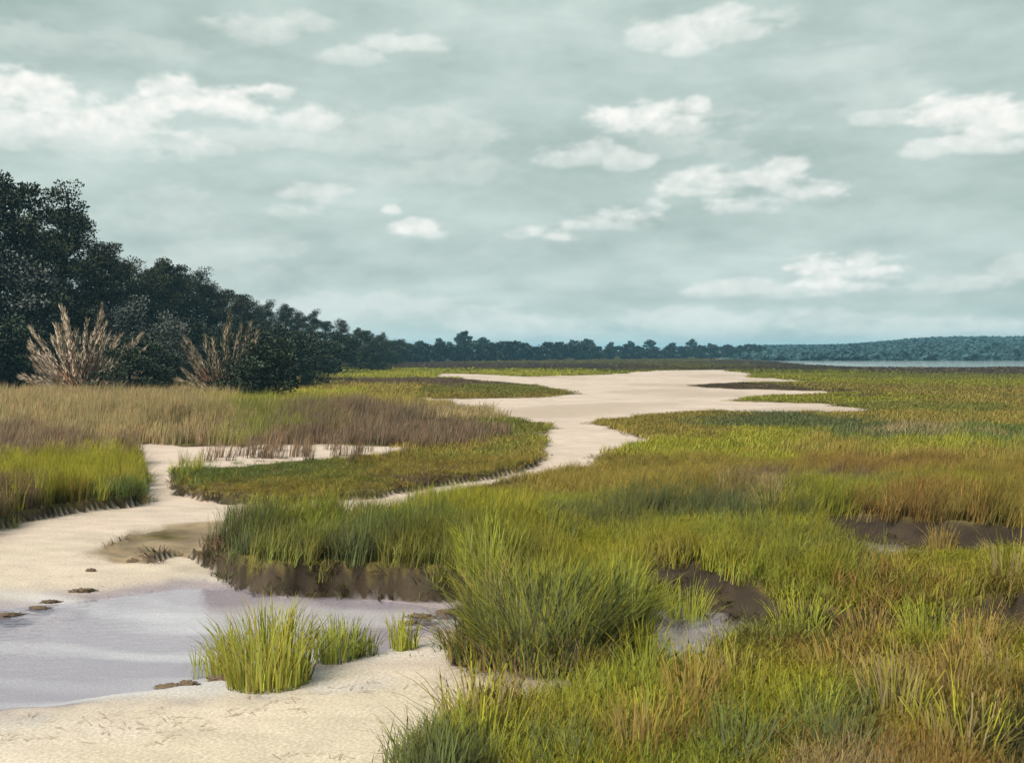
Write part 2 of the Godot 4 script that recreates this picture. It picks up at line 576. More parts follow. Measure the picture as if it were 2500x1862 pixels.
# colour and height (m) of the grass, read off the picture at places in the marsh
const TONES := [
	[30, 930, YG, 0.15], [120, 945, RU, 0.15], [440, 920, TN, 0.2], [420, 940, YG, 0.2], [830, 910, YG, 0.2], [900, 885, BR, 0.1], [960, 930, BR, 0.1], [1100, 890, BR, 0.1], [1300, 880, OC, 0.1], [1500, 890, BR, 0.08], [1650, 885, OC, 0.08], [1150, 945, OL, 0.1], [1080, 960, OC, 0.1], [1200, 960, OC, 0.08],
	[1700, 890, OC, 0.08], [1900, 885, BR, 0.08], [2000, 893, BR, 0.08], [2050, 910, YG, 0.1], [2300, 915, OL, 0.12], [2480, 905, BR, 0.12], [2000, 947, BR, 0.06], [2200, 945, OC, 0.12], [2100, 970, YG, 0.1], [1900, 978, YG, 0.08], [2050, 988, OL, 0.08], [2400, 950, OC, 0.14], [2480, 980, OC, 0.15], [2300, 985, OL, 0.12], [2350, 930, YG, 0.12],
	[1560, 1010, OC, 0.1], [1640, 1015, OC, 0.1], [1800, 1025, TE, 0.12], [1950, 1022, TE, 0.12], [2080, 1030, TE, 0.14], [2200, 1020, OC, 0.14], [2400, 1030, OC, 0.16], [1540, 1040, OC, 0.1], [1700, 1050, OC, 0.1], [1900, 1060, YG, 0.12], [2200, 1060, TE, 0.16], [2300, 1050, TN, 0.18], [2450, 1060, GR, 0.18],
	[1650, 1090, YG, 0.12], [1850, 1100, YG, 0.14], [2100, 1100, OC, 0.18], [2250, 1100, YG, 0.2], [2400, 1120, OC, 0.2], [1500, 1120, OC, 0.1], [1600, 1150, OC, 0.12], [1800, 1150, OC, 0.16], [2050, 1180, BR, 0.2], [2180, 1150, RU, 0.22], [2330, 1190, YG, 0.24], [2460, 1180, OC, 0.25],
	[1250, 1200, RU, 0.07], [1400, 1190, OC, 0.14], [1550, 1200, OC, 0.16], [1300, 1230, LG, 0.2], [1700, 1220, OC, 0.2], [1760, 1240, TE, 0.26], [1880, 1250, TE, 0.26], [1820, 1230, TN, 0.22], [2000, 1250, YG, 0.26], [2080, 1240, LG, 0.26], [2250, 1250, RU, 0.26], [2400, 1250, OC, 0.28],
	[1050, 1085, OC, 0.12], [1150, 1100, OL, 0.1], [1200, 1110, OC, 0.1], [1230, 1040, OL, 0.08], [1150, 1030, OL, 0.1], [1050, 1040, BR, 0.2], [1050, 1130, OC, 0.07], [700, 1180, OC, 0.07], [550, 1190, OC, 0.07], [900, 1180, OC, 0.07], [800, 1200, OC, 0.07], [480, 1210, BR, 0.07], [620, 1150, GR, 0.07], [850, 1150, OL, 0.07], [1000, 1160, BR, 0.07],
	[650, 1300, YG, 0.28], [800, 1290, YG, 0.28], [950, 1270, OL, 0.26], [1100, 1240, YG, 0.24], [750, 1330, LG, 0.28], [900, 1330, GR, 0.3], [620, 1360, TE, 0.28], [900, 1370, TE, 0.26], [1050, 1350, GR, 0.3], [480, 1320, BR, 0.08], [1000, 1290, LG, 0.26], [1150, 1300, YG, 0.3], [700, 1390, OL, 0.24], [1100, 1400, OL, 0.3], [880, 1300, OC, 0.26],
	[1200, 1330, YG, 0.3], [1350, 1300, TE, 0.22], [1450, 1330, YG, 0.22], [1550, 1320, OL, 0.22], [1650, 1340, YG, 0.22], [1780, 1340, LG, 0.22], [1900, 1330, YG, 0.22], [1500, 1400, YG, 0.22], [1650, 1400, OC, 0.22], [1800, 1400, YG, 0.22], [1950, 1380, OL, 0.22], [2050, 1400, OC, 0.1], [2200, 1420, OC, 0.1], [2330, 1400, YG, 0.1], [2450, 1420, YG, 0.1],
	[1850, 1450, LG, 0.17], [2000, 1450, YG, 0.17], [2120, 1470, RU, 0.17], [2250, 1480, YG, 0.17], [2400, 1480, OC, 0.17], [1750, 1470, GR, 0.17], [1950, 1500, OL, 0.17], [2200, 1520, YG, 0.17], [2350, 1530, OC, 0.17],
	[1200, 1450, YG, 0.17], [1150, 1550, OL, 0.17], [1560, 1560, YG, 0.17], [1500, 1640, LG, 0.17], [1650, 1640, YG, 0.12], [1700, 1620, OC, 0.12], [1760, 1600, YG, 0.09], [1850, 1600, OL, 0.09], [1980, 1600, RU, 0.09], [2040, 1595, RU, 0.09], [2200, 1600, OC, 0.09], [2350, 1620, RU, 0.09], [2450, 1600, YG, 0.09],
	[1120, 1660, OC, 0.17], [1170, 1760, OC, 0.17], [1130, 1800, LG, 0.17], [1070, 1860, TE, 0.2], [1250, 1790, OL, 0.17], [1350, 1760, YG, 0.17], [1390, 1820, TE, 0.17], [1480, 1730, YG, 0.17], [1600, 1720, YG, 0.17], [1640, 1760, RU, 0.17], [1750, 1700, YG, 0.12], [1850, 1700, YG, 0.12], [1980, 1690, YG, 0.17], [2100, 1680, YG, 0.17], [2180, 1680, TN, 0.17], [2300, 1680, RU, 0.17], [2400, 1680, OC, 0.17],
	[1550, 1830, OC, 0.17], [1700, 1820, LG, 0.17], [1800, 1760, YG, 0.17], [1900, 1780, YG, 0.17], [2050, 1750, GR, 0.17], [2000, 1830, OC, 0.17], [2150, 1800, RU, 0.17], [2250, 1760, OC, 0.17], [2350, 1780, YG, 0.17], [2450, 1780, DK, 0.17], [2300, 1840, RU, 0.17], [1450, 1860, YG, 0.17], [1250, 1860, YG, 0.17], [2080, 1850, TN, 0.17],
	[60, 1260, OL, 0.2808], [150, 1240, YG, 0.30888], [230, 1230, OC, 0.30888], [300, 1200, GR, 0.22464], [100, 1210, YG, 0.30888], [20, 1230, BR, 0.30888], [-200, 1280, OL, 0.2808], [200, 1180, YG, 0.2808],
	[180, 1075, TN, 0.36], [390, 1075, TN, 0.36], [600, 1075, OL, 0.36], [60, 1080, BR, 0.36], [300, 1070, TN, 0.36], [500, 1080, BR, 0.36], [700, 1080, BR, 0.36], [850, 1075, BR, 0.36], [960, 1075, BR, 0.3], [200, 1040, TN, 0.55], [450, 1035, TN, 0.55], [650, 1030, OL, 0.55], [800, 1030, BR, 0.5], [100, 1000, TN, 0.55], [350, 1000, TN, 0.55], [560, 1000, YG, 0.4], [760, 990, OC, 0.3], [900, 1010, TN, 0.25], [-300, 1060, TN, 0.36], [700, 960, YG, 0.25], [820, 950, OC, 0.2], [500, 960, OC, 0.3], [250, 965, OC, 0.3],
]


func blade_clump(count: int, spread: float, width: float, lean: float, s: int) -> ArrayMesh:  # unit height
	var r := RandomNumberGenerator.new()
	r.seed = s
	var q := Soup.new()
	for i in count:
		var a := r.randf() * TAU
		var root := Vector3(cos(a), 0, sin(a)) * spread * sqrt(r.randf())
		var b := r.randf() * TAU
		var out := Vector3(cos(b), 0, sin(b))
		var tall := r.randf_range(0.55, 1.1)
		var bend := lean * r.randf_range(0.2, 1.3) * (2.2 if r.randf() < 0.2 else 1.0)
		var side := Vector3(-sin(b + r.randf_range(-1.2, 1.2)), 0, cos(b))
		var tone := r.randf_range(0.72, 1.25)
		var col := Color(tone * r.randf_range(0.92, 1.12), tone, tone * r.randf_range(0.8, 1.1))
		if r.randf() < 0.22:
			col = [Color(1.5, 1.15, 1.6), Color(1.1, 0.72, 0.9), Color(0.7, 0.85, 0.9)][r.randi() % 3]  # dry straws and younger shoots
		blade(q, root, out, side.normalized(), tall, bend, width * r.randf_range(0.7, 1.3), col, 5.0)
	return q.mesh()


func blade(q: Soup, root: Vector3, out: Vector3, side: Vector3, tall: float, bend: float, width: float, col: Color, up := 1.6) -> void:
	var k := q.v.size()
	for t in [0.0, 0.4, 0.75]:
		var p: Vector3 = root + Vector3.UP * tall * t + out * bend * tall * t * t
		var nn := (side.cross(Vector3.UP) + Vector3.UP * up).normalized()
		var wd := width * (1.0 - 0.55 * float(t))
		q.v.append_array([p - side * wd, p + side * wd])
		q.n.append_array([nn, nn])
		q.c.append_array([col, col])
	q.v.append(root + Vector3.UP * tall * 0.97 + out * bend * tall)
	q.n.append((side.cross(Vector3.UP) + Vector3.UP * up).normalized())
	q.c.append(col)
	q.ix.append_array([k, k + 1, k + 2, k + 1, k + 3, k + 2, k + 2, k + 3, k + 4, k + 3, k + 5, k + 4, k + 4, k + 5, k + 6])


var tone_at := PackedVector2Array()


func chart(x: float, z: float) -> Vector2:
	return Vector2(atan2(x, -z) * 2.2, log(maxf(1.0, sqrt(x * x + z * z))) * 1.6)


func tone(x: float, z: float) -> Array:
	var j := Vector2(n_c.get_noise_2d(x * 3.0, z * 3.0), n_c.get_noise_2d(x * 3.0 + 50.0, z * 3.0)) * 0.09
	var p := chart(x, z) + j + Vector2(rng.randfn(0.0, 0.045), rng.randfn(0.0, 0.045))
	var best := 0
	var bd := 1e9
	for i in tone_at.size():
		var d := p.distance_squared_to(tone_at[i])
		if d < bd:
			bd = d
			best = i
	return TONES[best]


func lay(called: String, label: String, category: String, mesh: Mesh, m: Material, rows: PackedFloat32Array) -> void:
	var mm := MultiMesh.new()
	mm.transform_format = MultiMesh.TRANSFORM_3D
	mm.use_colors = true
	mm.mesh = mesh
	mm.instance_count = rows.size() / 16
	mm.buffer = rows
	var o := MultiMeshInstance3D.new()
	o.name = called
	o.multimesh = mm
	o.material_override = m
	add_child(o)
	tag(o, label, category, "", "stuff")


func row(rows: PackedFloat32Array, p: Vector3, turn: float, wide: float, tall: float, c: Color, tip := Vector2.ZERO) -> void:
	var cs := cos(turn) * wide
	var sn := sin(turn) * wide
	rows.append_array([cs, tip.x * tall, sn, p.x, 0.0, tall, 0.0, p.y, -sn, tip.y * tall, cs, p.z, c.r, c.g, c.b, 1.0])


func build_grass() -> void:
	for t in TONES:
		var s := spot(t[0], t[1], 0.15)
		tone_at.append(chart(s.x, s.z))
	var m := mat(Color.WHITE, 0.6, true, 0.9)
	m.metallic_specular = 0.35
	var near := [PackedFloat32Array(), PackedFloat32Array(), PackedFloat32Array()]
	var mid := [PackedFloat32Array(), PackedFloat32Array()]
	var far := PackedFloat32Array()
	# bands: inner, outer radius, how many tries, which list
	for band in [[2.6, 9.0, 12500, 0], [9.0, 16.0, 19000, 0], [16.0, 34.0, 34000, 1], [34.0, 80.0, 34000, 1], [80.0, 420.0, 30000, 2]]:
		for i in int(band[2]):
			var d := sqrt(rng.randf() * (band[1] * band[1] - band[0] * band[0]) + band[0] * band[0])
			if band[3] == 2:
				d = band[0] * pow(band[1] / band[0], rng.randf())
			var a := rng.randf_range(-0.74, 0.74)
			var x := d * sin(a)
			var z := -d * cos(a)
			var g := ground(x, z)
			if g[4] > 0.3:
				continue
			var stray: bool = g[1] < 0.45 and g[7] > 0.03 and g[2] < 0.1 and g[3] < 0.3 and rng.randf() < 0.16
			if not stray and (g[1] < 0.45 or g[3] > 0.42):
				if band[3] == 0 and ((g[1] > 0.1 and g[3] < 0.3) or (g[3] > 0.2 and x > 0.0)) and rng.randf() < (0.7 if g[3] < 0.42 else 0.3):  # ragged sedge and roots on the bank faces
					var w := rng.randf_range(0.4, 1.2)
					var fc: Array = [[0.09, 0.07, 0.045], [0.13, 0.10, 0.05], [0.12, 0.14, 0.06]][rng.randi() % 3]
					row(near[rng.randi() % 3], Vector3(x, g[0] - 0.01, z), rng.randf() * TAU, 0.05, rng.randf_range(0.04, 0.14) * (1.0 if g[3] < 0.42 else 0.45), Color(fc[0] * w, fc[1] * w, fc[2] * w), Vector2(rng.randfn(0.0, 0.4), 0.5))
				continue
			if d > 10.0 and d < 30.0 and look(sparse_n, x, z) > 0.3 and rng.randf() < 0.93:
				continue
			var t := tone(x, z)
			var tall: float = t[3] * rng.randf_range(0.7, 1.25) * (1.0 + 0.5 * n_c.get_noise_2d(x * 8.0, z * 8.0))
			if g[1] < 0.85:
				tall *= 0.55 if stray else 0.8
			var v := rng.randf_range(0.78, 1.22)
			var col := Color(t[2][0] * v * rng.randf_range(0.9, 1.12), t[2][1] * v, t[2][2] * v)
			var tip := Vector2(0.16 + 0.12 * n_c.get_noise_2d(x, z), 0.06)
			var p := Vector3(x, g[0] - 0.015, z)
			if band[3] == 0:
				row(near[rng.randi() % 3], p, rng.randf() * TAU, 0.075 * rng.randf_range(0.8, 1.3), tall, col, tip)
			elif band[3] == 1:
				var wide := clampf(d * 0.009, 0.16, 0.5)
				row(mid[rng.randi() % 2], p, rng.randf() * TAU, wide, tall, col, tip)
			else:
				row(far, p, rng.randf() * TAU, d * 0.011, tall, col, tip)
	var roots := PackedFloat32Array()
	for i in 42000:  # torn turf, roots and dead stems hanging on the bank faces
		var d := rng.randf_range(4.2, 15.0)
		var a := rng.randf_range(-0.6, 0.6)
		var x := d * sin(a)
		var z := -d * cos(a)
		var g := ground(x, z)
		if g[7] < 0.27 or g[7] > 0.66 or g[3] > 0.5:
			continue
		var v := rng.randf_range(0.5, 1.3)
		var rc: Array = [[0.16, 0.12, 0.075], [0.24, 0.185, 0.11], [0.10, 0.08, 0.055], [0.24, 0.24, 0.09]][rng.randi() % 4]
		row(roots, Vector3(x, g[0] - 0.01, z), rng.randf() * TAU, rng.randf_range(0.02, 0.05), rng.randf_range(0.03, 0.10), Color(rc[0] * v, rc[1] * v, rc[2] * v), Vector2(rng.randfn(0.0, 0.6), rng.randf_range(0.2, 1.3)))
	lay("bank_roots", "torn brown roots and dead stems hanging on the cut banks", "roots", blade_clump(9, 1.0, 0.09, 0.9, 320), m, roots)
	for k in 3:
		var mesh := blade_clump(34, 1.0, 0.03, 1.5, 100 + k)
		lay(numbered("marsh_grass"), ["yellow green cordgrass carpeting the near marsh banks", "second growth of cordgrass mixed through the near marsh banks", "third growth of cordgrass mixed through the near marsh banks"][k], "grass", mesh, m, near[k])
	for k in 2:
		lay(numbered("meadow_grass"), ["ochre and olive meadow grass between the sand flats", "brown reeds and meadow grass between the sand flats"][k], "grass", blade_clump(48, 1.0, 0.026, 0.55, 200 + k), m, mid[k])
	lay("salt_meadow", "low brown salt meadow stretching to the far trees", "grass", blade_clump(40, 1.0, 0.05, 0.4, 300), m, far)


func tuft_mesh(count: int, spread: float, tall: float, width: float, lean: float, cols: Array, s: int) -> ArrayMesh:
	var r := RandomNumberGenerator.new()
	r.seed = s
	var q := Soup.new()
	for i in count:
		var a := r.randf() * TAU
		var rad := sqrt(r.randf())
		var root := Vector3(cos(a), 0, sin(a)) * spread * rad
		var b := a + r.randfn(0.0, 0.7)
		var out := Vector3(cos(b), 0, sin(b))
		var side := Vector3(-sin(b + r.randfn(0.0, 0.8)), 0, cos(b)).normalized()
		var cc: Array = cols[r.randi() % cols.size()]
		var v := r.randf_range(0.75, 1.25)
		blade(q, root, out, side, tall * (0.3 + 0.85 * pow(r.randf(), 0.8)) * (1.0 - 0.3 * rad * rad), lean * (0.3 + 1.3 * rad) * r.randf_range(0.3, 1.6) * (1.9 if r.randf() < 0.15 else 1.0), width * r.randf_range(0.7, 1.3), Color(cc[0] * v, cc[1] * v, cc[2] * v))
	return q.mesh()


func lump(rx: float, ry: float, rz: float, s: int, col: Color, rough := 0.35) -> ArrayMesh:
	var n := FastNoiseLite.new()
	make_noise(n, s, 1.9, 5)
	n.fractal_gain = 0.65
	var q := Soup.new()
	var rows := 18
	var cols := 34
	for j in rows + 1:
		for i in cols:
			var th := PI * j / rows
			var ph := TAU * i / cols
			var d := Vector3(sin(th) * cos(ph), cos(th), sin(th) * sin(ph))
			var k := 1.0 + rough * n.get_noise_3dv(d * 1.3) * 1.6
			q.v.append(Vector3(d.x * rx, d.y * ry, d.z * rz) * k)
			q.n.append(d)
			var v := 1.0 + 0.5 * n.get_noise_3dv(d * 5.0)
			q.c.append(Color(col.r * v, col.g * v, col.b * v))
	for j in rows:
		for i in cols:
			var a := j * cols + i
			var b := j * cols + (i + 1) % cols
			q.ix.append_array([a, b, a + cols, b, b + cols, a + cols])
	var st := SurfaceTool.new()
	st.create_from(q.mesh(), 0)
	st.generate_normals()
	return st.commit()


func build_tufts() -> void:
	var m := mat(Color.WHITE, 0.55, true, 0.9)
	var soil := mat(Color.WHITE, 0.9)
	# picture x, y of the foot; spread, height, blades, leaning, colours, label
	var list := [
		[655, 1668, 0.21, 0.44, 420, 0.28, [YG, YG, LG, OC], "largest bright yellow green grass tuft at the pool's edge"],
		[560, 1636, 0.13, 0.26, 150, 0.3, [YG, OC, LG], "small yellow grass tuft leaning against the largest pool tuft"],
		[480, 1610, 0.03, 0.22, 16, 0.2, [YG, LG], "lone sprig of green blades standing in the pool shallows"],
		[825, 1610, 0.13, 0.27, 170, 0.25, [LG, LG, YG, TE], "green grass tuft between two yellow tufts at the pool"],
		[880, 1600, 0.10, 0.16, 90, 0.35, [OL, GR, LG], "low olive tuft on a muddy hump by the pool"],
		[985, 1588, 0.08, 0.25, 70, 0.22, [YG, YG], "slim vivid yellow tuft at the narrow end of the pool"],
	]
	var k := 0
	for t in list:
		var s := spot(t[0], t[1])
		s.y = height(s.x, s.z)
		var o := thing("grass_tuft", s, t[7], "grass tuft")
		part("blades", tuft_mesh(int(t[4] * 1.6), t[2], t[3], 0.0038, t[5], t[6], 400 + k), m, o)
		k += 1
	# the big clump on its own hummock
	var b := spot(1330, 1625)
	b.y = height(b.x, b.z)
	var big := thing("grass_clump", b, "big rounded olive green grass clump beside the lavender pond", "grass clump")
	part("blades", tuft_mesh(2600, 0.38, 0.50, 0.0040, 0.45, [OL, OL, GR, DK, GR, DK, YG], 610), m, big)
	part("outer_blades", tuft_mesh(1500, 0.55, 0.28, 0.0040, 0.5, [OL, BR, DK, YG, RU], 611), m, big)
	for e in [[1215, 1610, 0.16, 0.5, 300, [OL, YG, TN], "olive and straw grass clump against the big clump's pool side"], [1500, 1600, 0.2, 0.46, 380, [TE, GR, YG, LG], "teal green grass clump between the big clump and the pond"], [1190, 1480, 0.2, 0.42, 300, [YG, LG, OL], "yellow green clump on the bank where the pool narrows"]]:
		var s := spot(e[0], e[1])
		s.y = height(s.x, s.z)
		var o := thing("grass_clump", s, e[6], "grass clump")
		part("blades", tuft_mesh(int(e[4] * 1.6), e[2], e[3], 0.0042, 0.28, e[5], 620 + k), m, o)
		k += 1
	# standing tufts in the carpet, each kind alike
	var kinds := {
		"russet": [[RU, RU, OC], "russet orange grass tuft standing in the green marsh", [[1690, 1680], [2050, 1620], [2300, 1290], [1650, 1760], [2330, 1660], [2120, 1480], [2380, 1580], [2290, 1800], [1560, 1800], [1270, 1240], [2220, 1240]]],
		"straw": [[TN, OC, YG], "golden straw coloured grass tuft standing in the green marsh", [[1790, 1610], [2180, 1700], [2360, 1780], [2460, 1440], [1160, 1700], [1880, 1260], [2440, 1640]]],
		"lime": [[YG, YG, LG], "vivid yellow green grass tuft standing above its neighbours", [[1520, 1420], [1610, 1400], [1680, 1420], [1500, 1700], [1590, 1740], [1980, 1720], [1570, 1600], [1150, 1250], [900, 1260], [640, 1330], [740, 1330], [1240, 1500], [2270, 1520], [1950, 1470], [1060, 1260], [1190, 1790]]],
		"teal": [[TE, TE, GR], "dark bluish green rush tuft standing in the marsh", [[1760, 1300], [1870, 1310], [1990, 1310], [620, 1350], [890, 1345], [1390, 1850], [2050, 1790], [1800, 1800], [1350, 1340], [2330, 1240], [1070, 1858]]],
	}
	for kind in kinds:
		var e: Array = kinds[kind]
		var proto := tuft_mesh(170, 0.12, 0.30, 0.0036, 0.3, e[0], 700 + k)
		var proto2 := tuft_mesh(140, 0.14, 0.27, 0.0036, 0.36, e[0], 710 + k)
		for p in e[2]:
			var s := spot(p[0], p[1], 0.2)
			s.y = height(s.x, s.z) - 0.01
			var o := part(numbered(kind + "_tuft"), proto if k % 2 else proto2, m, self)
			o.position = s
			o.rotation.y = rng.randf() * TAU
			var sc := rng.randf_range(0.9, 1.25)
			o.scale = Vector3(sc, sc, sc)
			tag(o, e[1], "grass tuft", kind + " tufts in the marsh")
			k += 1
	# dark clods of mud and wrack on the sand
	var clods := [[12, 1492, 0.10, 0.014], [95, 1474, 0.07, 0.012], [120, 1462, 0.06, 0.010], [200, 1444, 0.08, 0.014], [222, 1404, 0.035, 0.02], [330, 1378, 0.06, 0.02], [420, 1664, 0.08, 0.014], [462, 1668, 0.05, 0.018], [540, 1652, 0.06, 0.02], [1030, 1496, 0.08, 0.02], [1100, 1486, 0.09, 0.022], [1000, 1510, 0.05, 0.014], [820, 1138, 0.07, 0.04]]
	for c in clods:
		var s := spot(c[0], c[1])
		s.y = maxf(height(s.x, s.z), -0.03)
		var o := part(numbered("mud_clod"), lump(c[2], c[3], c[2] * 0.5, 800 + k, Color(0.11, 0.083, 0.058), 0.8), soil, self)
		o.position = s
		o.rotation.y = rng.randf_range(-0.4, 0.4)
		tag(o, "dark lump of peat and weed lying on pale wet sand", "clod", "peat clods on the sand")
		k += 1
	var straw := Soup.new()
	straw.quad(Vector3(-0.5, 0, -0.03), Vector3(0.5, 0.02, -0.02), Vector3(0.5, 0.02, 0.02), Vector3(-0.5, 0, 0.03), Vector3.UP, Color.WHITE)
	var bits := PackedFloat32Array()
	for i in 2600:
		var px := rng.randf_range(-200.0, 1150.0)
		var s := spot(px, rng.randf_range(1250.0, 1861.0))
		var g := ground(s.x, s.z)
		var line := n_b.get_noise_2d(s.x * 6.0, s.z * 12.0)
		if g[1] > 0.2 or g[2] > 0.3 or line < 0.12:
			continue
		var v := rng.randf_range(0.4, 1.0)
		row(bits, Vector3(s.x, g[0] + 0.003, s.z), rng.randf() * TAU, rng.randf_range(0.02, 0.07), 0.3, Color(0.34 * v, 0.26 * v, 0.17 * v))
	lay("wrack_straw", "scattered bits of dead straw washed up on the sand", "wrack", straw.mesh(), soil, bits)
	# driftwood by the puddle
	var d := spot(2075, 1322, 0.12)
	d.y = height(d.x, d.z) + 0.1
	var w := thing("driftwood_branch", d, "black driftwood branch lying at the head of the tiny puddle", "driftwood")
	var q := Soup.new()
	var wood := Color(0.03, 0.024, 0.02)
	q.tube([Vector3(0.22, -0.12, 0.05), Vector3(0, 0.02, 0), Vector3(-0.2, 0.1, 0.0), Vector3(-0.42, 0.15, 0.02)], [0.035, 0.04, 0.026, 0.008], 7, wood)
	part("stem", q.mesh(), soil, w)
	for e in [[Vector3(-0.1, 0.06, 0), Vector3(-0.22, 0.02, 0.1), Vector3(-0.36, -0.06, 0.16)], [Vector3(-0.2, 0.1, 0), Vector3(-0.3, 0.2, -0.02), Vector3(-0.36, 0.25, 0.0)]]:
		var tq := Soup.new()
		tq.tube(e, [0.016, 0.012, 0.004], 5, wood)
		part("twig", tq.mesh(), soil, w)


# ---------------------------------------------------------------- trees and shrubs
func leaf(q: Soup, p: Vector3, dir: Vector3, size: float, col: Color, r: RandomNumberGenerator) -> void:
	var u := dir.cross(Vector3(r.randf_range(-1, 1), r.randf_range(-1, 1), r.randf_range(-1, 1))).normalized()
	var w := (dir + u.cross(dir) * r.randf_range(-0.8, 0.8)).normalized()
	var nn := u.cross(w).normalized()
	if nn.y < 0.0:
		nn = -nn
	var k := q.v.size()
	q.v.append_array([p - u * size * 0.5, p + w * size * 1.1, p + u * size * 0.5, p - w * size * 0.35])
	q.n.append_array([nn, nn, nn, nn])
	q.c.append_array([col, col, col, col])
	q.ix.append_array([k, k + 1, k + 2, k, k + 2, k + 3])


# a crown of leafy boughs: returns [crown mesh, wood mesh]; unit: metres, height 1 = h
func tree_meshes(h: float, wide: float, boughs: int, leaves: int, size: float, bare: float, col: Array, s: int) -> Array:
	var r := RandomNumberGenerator.new()
	r.seed = s
	var crown := Soup.new()
	var wood := Soup.new()
	var bark := Color(0.15, 0.125, 0.10)
	var lean := Vector3(r.randf_range(-0.08, 0.12), 0, r.randf_range(-0.06, 0.06)) * h
	wood.tube([Vector3(0, -0.3, 0), Vector3(0, h * 0.3, 0) + lean * 0.2, lean * 0.6 + Vector3.UP * h * 0.6, lean * 0.84 + Vector3.UP * h * 0.82], [h * 0.028, h * 0.02, h * 0.013, h * 0.004], 7, bark)
	for b in boughs:
		var t := (b + r.randf()) / boughs
		var y := lerpf(bare, 0.9, t)
		var reach := wide * sqrt(maxf(0.04, 1.0 - pow((y - 0.42) / 0.58, 2.0))) * r.randf_range(0.6, 1.0) * (1.0 - 0.45 * smoothstep(0.6, 0.9, y))
		var a := b * 2.4 + r.randf_range(-0.5, 0.5)
		var root := lean * y + Vector3.UP * h * y * 0.92
		var tip := root + Vector3(cos(a) * reach, h * r.randf_range(0.02, 0.13), sin(a) * reach)
		var mid := root.lerp(tip, 0.5) + Vector3.UP * h * 0.015
		wood.tube([root, mid, tip], [h * 0.008, h * 0.005, h * 0.002], 5, bark)
		for pad in 5:
			var along := 0.22 + 0.17 * pad
			var centre := root.lerp(tip, along) + Vector3(r.randfn(0.0, 0.06), r.randfn(0.02, 0.04), r.randfn(0.0, 0.06)) * wide * 1.4
			var rad := wide * r.randf_range(0.16, 0.3)
			var shade := r.randf_range(0.7, 1.35)
			for i in leaves:
				var o := Vector3(r.randf_range(-1, 1), r.randf_range(-1, 1), r.randf_range(-1, 1))
				o = o.normalized() * pow(r.randf(), 0.4) * Vector3(1.0, 0.62, 1.0) * rad
				var v := shade * r.randf_range(0.7, 1.3)
				leaf(crown, centre + o, (o + Vector3.UP * 0.4 * rad + Vector3(r.randfn(0.0, 0.3), 0, r.randfn(0.0, 0.3)) * rad).normalized(), size * r.randf_range(0.6, 1.3), Color(col[0] * v, col[1] * v, col[2] * v), r)
	return [crown.mesh(), wood.mesh()]


func plant(called: String, at: Vector3, set_of: Array, scale_by: Vector3, turn: float, lm: Material, wm: Material, label: String, category: String, group: String) -> void:
	var o := thing(called, at, label, category, group)
	o.rotation.y = turn
	part("crown", set_of[0], lm, o).scale = scale_by
	part("trunk", set_of[1], wm, o).scale = scale_by


